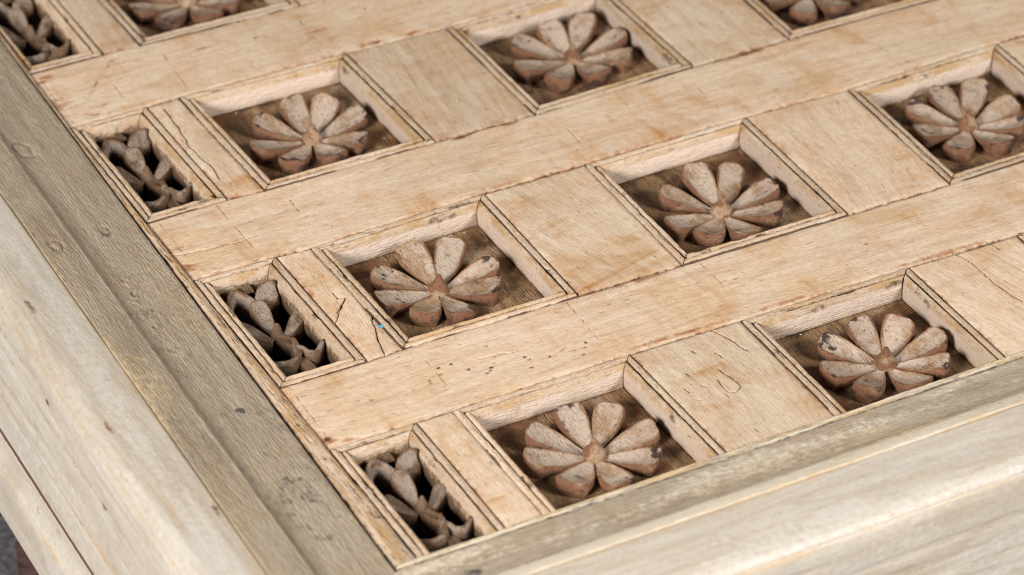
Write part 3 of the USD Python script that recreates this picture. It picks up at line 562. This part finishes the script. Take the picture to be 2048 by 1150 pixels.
BOARD = [(0, -.15), (0, .004), (.006, .014), (.02, .022), (.10, .033), (.20, .049), (.30, .071), (.372, .092), (.386, .098), (.394, .108), (.41, .118), (.45, .132), (.50, .146), (.55, .158), (.585, .165), (.597, .166), (.601, .15)]
EDGE = [(.603, .145), (.605, .160), (.616, .166), (.70, .180), (.80, .196), (.865, .207), (.90, .206), (.925, .196), (.942, .177), (.947, .163), (.953, .155), (.960, .140), (.967, .115), (.970, .08), (.971, -.675), (.968, -.687), (.90, -.690)]
PLINTH = [(.90, -.700), (.955, -.701), (.963, -.7015), (.970, -.7025), (.975, -.708), (.966, -.745), (.952, -.80), (.953, -.86), (.972, -.915), (.990, -.935), (.998, -.95), (1.0, -1.24), (.98, -1.26), (.88, -1.27)]
def edge_wear(side):
    def f(q, run, o, Z, X, Y):
        n1 = fbm(q * [2.5, 8, 1], 4, 51); n2 = fbm(q * [.8, 6, 1], 3, 52)
        face = smooth(.12 - Z, 0, .04) * (o > .94)
        grain = fbm(np.stack([run * .7, Z * 17, 0 * Z], -1) + [0, 3, 9], 4, 53)
        dz = .007 * (n1 - .5) + .010 * (n2 - .5) * (1 - face); do = .008 * (n2 - .5) - .006 * face * smooth(grain, .5, .66)
        line = np.exp(-((Z - .158) / .012) ** 2) * (o > .93)
        rust = .65 * (1 - smooth(o, .606, .63)) * smooth(n1, .25, .6) + .30 * np.exp(-((o - .82 - .05 * (n2 - .5)) / .035) ** 2) * smooth(n1, .50, .64) + .28 * face * smooth(grain, .54, .68) + .38 * line + .17 * smooth(fbm(q * [1.6, 22, 1], 4, 58), .50, .72)
        pale = .45 * smooth(fbm(q * [1.1, 14, 1], 4, 57), .35, .65) * smooth(o, .62, .7)
        dark = .28 * face * smooth(grain, .62, .75)
        P = np.stack([run, Z, 0 * Z], -1)
        if side == 'left':
            for (yy, zz) in ((-.62, .0), (-2.30, .03), (-1.35, -.12)):
                g = np.exp(-((run - yy) / .028) ** 2 - ((Z - zz) / .016) ** 2) * face; dark = np.maximum(dark, 1.0 * g); do = do - .01 * g
            g = np.exp(-((o - .80 - .12) / .05) ** 2)
            for yy, oo, r in ((-1.95, .63, .035), (-1.2, .86, .03), (-.1, .84, .04)):
                gg = np.exp(-((run - yy) / (2.2 * r)) ** 2 - ((o - oo) / (.5 * r)) ** 2); dark = np.maximum(dark, .6 * gg); rust = np.maximum(rust, .6 * gg)
        return dz, do, np.stack([dark, rust, pale], -1)
    return f
def plinth_wear(q, run, o, Z, X, Y):
    n1 = fbm(q * [2.5, 8, 1], 4, 61)
    return .004 * (n1 - .5) * (Z < -.72), .004 * (n1 - .5), np.stack([(.45 + .7 * n1) * (Z > -.7032) + .16 * smooth(-Z, .72, .76) * (1 - smooth(-Z, .90, .93)), .28 * np.exp(-((Z + .942) / .012) ** 2) * smooth(n1, .3, .6) + .2 * smooth(n1, .5, .7), .5 * smooth(n1, .4, .6)], -1)
for side, ax in (('left', 'y'), ('near', 'x')):
    frame_piece('frame_board', side, BOARD, 'grey_' + ax, board_wear(side), n=760 if side == 'left' else 560, m=130, seed=1 if side == 'left' else 2)
    frame_piece('edge_moulding', side, EDGE, 'white_' + ax, edge_wear(side), n=500, m=110, seed=3 if side == 'left' else 4)
    frame_piece('base_moulding', side, PLINTH, 'white_' + ax, plinth_wear, n=260, m=50, seed=5 if side == 'left' else 6)

# thin strip closing the joint between the frame and the door
def strip(side):
    n, m = 500, 26; w = np.linspace(0, 1, n)[:, None]; s = np.linspace(0, 1, m)[None, :]
    if side == 'left':
        Y = 4.2 * (1 - w) + (-2.562) * w + 0 * s; a = XJ + KX * Y + .010; b = np.maximum(np.full_like(Y, -.671), a + .012); X = a * (1 - s) + b * s; run = Y
    else:
        X = -.79 * (1 - w) + 5.0 * w + 0 * s; a = YJ + KY * X + .004; b = a + .030; Y = a * (1 - s) + b * s; run = X
    q = np.stack([run, 3 * s + 0 * X, 0 * X], -1); nz = fbm(q * [3, 2, 1], 4, 67); n2 = fbm(q * [14, 3, 1], 3, 68)
    hgt = .012 if side == 'left' else .026
    Z = hgt - .020 * np.abs(2 * s - 1) ** 4 + .010 * (nz - .5) - .006 * smooth(n2, .60, .72)
    X2, Y2 = X, Y + (.008 * (n2 - .5) if side == 'near' else 0); X2 = X2 + (.012 * (nz - .5) * s if side == 'left' else 0)
    ends = [np.concatenate([c[:, :1], c, c[:, -1:]], 1) for c in (X2, Y2, Z)]; ends[2][:, 0] = -.14; ends[2][:, -1] = -.14
    pad = lambda c: np.concatenate([c[:, :1], c, c[:, -1:]], 1)
    W = np.stack([pad(.45 * smooth(n2, .64, .76) + .5 * np.exp(-(s / .10) ** 2) + 0 * X), pad(.55 * smooth(nz, .42, .6) + 0 * X), pad((.1 if side == 'left' else .7) * smooth(nz, .6, .4) + 0 * X)], -1)
    put(T, 'joint_strip', np.stack(ends, -1).reshape(-1, 3), quads(n, m + 2, flip=False), 'mould_y' if side == 'left' else 'grey_x', W.reshape(-1, 3))
strip('left'); strip('near')

# nail heads in the frame
def on_board(x, y, side):
    o = (XJ + KX * y - x) if side == 'left' else (YJ + KY * x - y)
    return float(np.interp(o, [.02, .20, .388, .50, .597] if side == 'left' else [.017, .171, .332, .401, .46], [.020, .052, .105, .140, .171]))
for k, (x, y, side, r) in enumerate([(-.94, -1.17, 'left', .026), (-1.02, -2.57, 'left', .027), (-.53, -2.80, 'near', .027), (-1.235, .40, 'left', .024), (-.93, .50, 'left', .015)]):
    z = on_board(x, y, side)
    V, F = revolve([(0, .006), (r * .6, .005), (r * .92, .002), (r, -.002), (r, -.03)], (0, 0), 22)
    V[:, 2] += (-.22 * V[:, 0] if side == 'left' else -.25 * V[:, 1])
    V += (np.stack([fbm(V * 60, 2, k + c) for c in (1, 2, 3)], 1) - .5) * .005
    put(T, 'nail_head', V + [x, y, z], F, 'nail')

# fleck of blue paint, crumbs of white filler
def fleck(name, x, y, z, r, mat, seed):
    V, F = revolve([(0, .35), (.5, .3), (.85, .16), (1.0, 0), (.95, -.3)], (0, 0), 12)
    V = V * [r, r * .8, r * (.12 if mat == 'paint' else .4)]; V[:, :2] *= (1 + .9 * (fbm(V[:, :3] / r * 1.3 + seed, 2, seed) - .5))[:, None]
    put(T, name, V + [x, y, z], F, mat, label='small turquoise paint fleck' if mat == 'paint' else None)
fleck('paint_fleck', .002, -.80, -.001, .015, 'paint', 1); fleck('paint_fleck', -.014, -.782, -.001, .008, 'paint', 2)
rng = np.random.default_rng(5)
for k in range(26):
    r, c = openings[rng.integers(0, len(openings))]; (y0, y1), (x0, x1) = rows[r], cols[c]
    if rng.random() < .5: p = (x1 - rng.uniform(.08, .16), rng.uniform(y0 + .1, y1 - .1), -.128)
    else: p = (rng.uniform(x0 + .12, x1 - .1), y1 - rng.uniform(.08, .13), -.13)
    fleck('filler_crumb', *p, rng.uniform(.0022, .0055), 'white', k)

# ---------------------------------------------------------------- the ground under the table
gm = usdkit.material(stage, '/World/Looks/gravel', {
    'g': ('geometry', {}), 'v': ('voronoi_texture', {'scale': 150.0}), 'n': ('noise_texture', {'scale': 170.0, 'detail': 6.0}), 'r': ('rgb_ramp', {'ramp': [(0.0, (0.035, 0.032, 0.034)), (0.45, (0.10, 0.093, 0.095)), (1.0, (0.26, 0.25, 0.25))]}),
    'm': ('mix', {'mix_type': 'overlay', 'fac': 0.8}), 'b': ('bump', {'strength': 0.35, 'distance': 0.003}), 'p': ('principled_bsdf', {'roughness': 0.85})},
    [('g.position', 'v.vector'), ('g.position', 'n.vector'), ('n.fac', 'r.fac'), ('r.color', 'm.color1'), ('v.color', 'm.color2'), ('r.color', 'p.base_color'), ('v.distance', 'b.height'), ('b.normal', 'p.normal')], surface='p.BSDF')
pm = usdkit.material(stage, '/World/Looks/red_paver', {
    'g': ('geometry', {}), 'n': ('noise_texture', {'scale': 120.0, 'detail': 6.0}), 'r': ('rgb_ramp', {'ramp': [(0.3, (0.060, 0.030, 0.030)), (0.7, (0.135, 0.075, 0.072))]}), 'b': ('bump', {'strength': 0.7, 'distance': 0.002}), 'p': ('principled_bsdf', {'roughness': 0.8})},
    [('g.position', 'n.vector'), ('n.fac', 'r.fac'), ('r.color', 'p.base_color'), ('n.fac', 'b.height'), ('b.normal', 'p.normal')], surface='p.BSDF')
M['gravel'], M['paver'] = gm, pm
GZ = BASE[2]
V, F = box(-14, 16, -14, 16, GZ - .4, GZ)
V2 = put('/World', 'ground', V, F, 'gravel', base=False, weld=False, kind='structure')
stage.GetPrimAtPath(V2).SetCustomDataByKey('label', 'dark grey gravelly ground under the table')

V, F = box(-1.372, -.62, -3.2, 1.02, GZ - .3, GZ + .03)
c, sn = math.cos(-.35), math.sin(-.35); o = np.array([-1.372, 1.02])
V[:, :2] = (V[:, :2] - o) @ np.array([[c, sn], [-sn, c]]) + o
p = put('/World', 'paving_brick', V, F, 'paver', base=False, weld=False)
q = stage.GetPrimAtPath(p); q.SetCustomDataByKey('label', 'dark red brick in the gravel at the bottom left corner'); q.SetCustomDataByKey('category', 'brick')
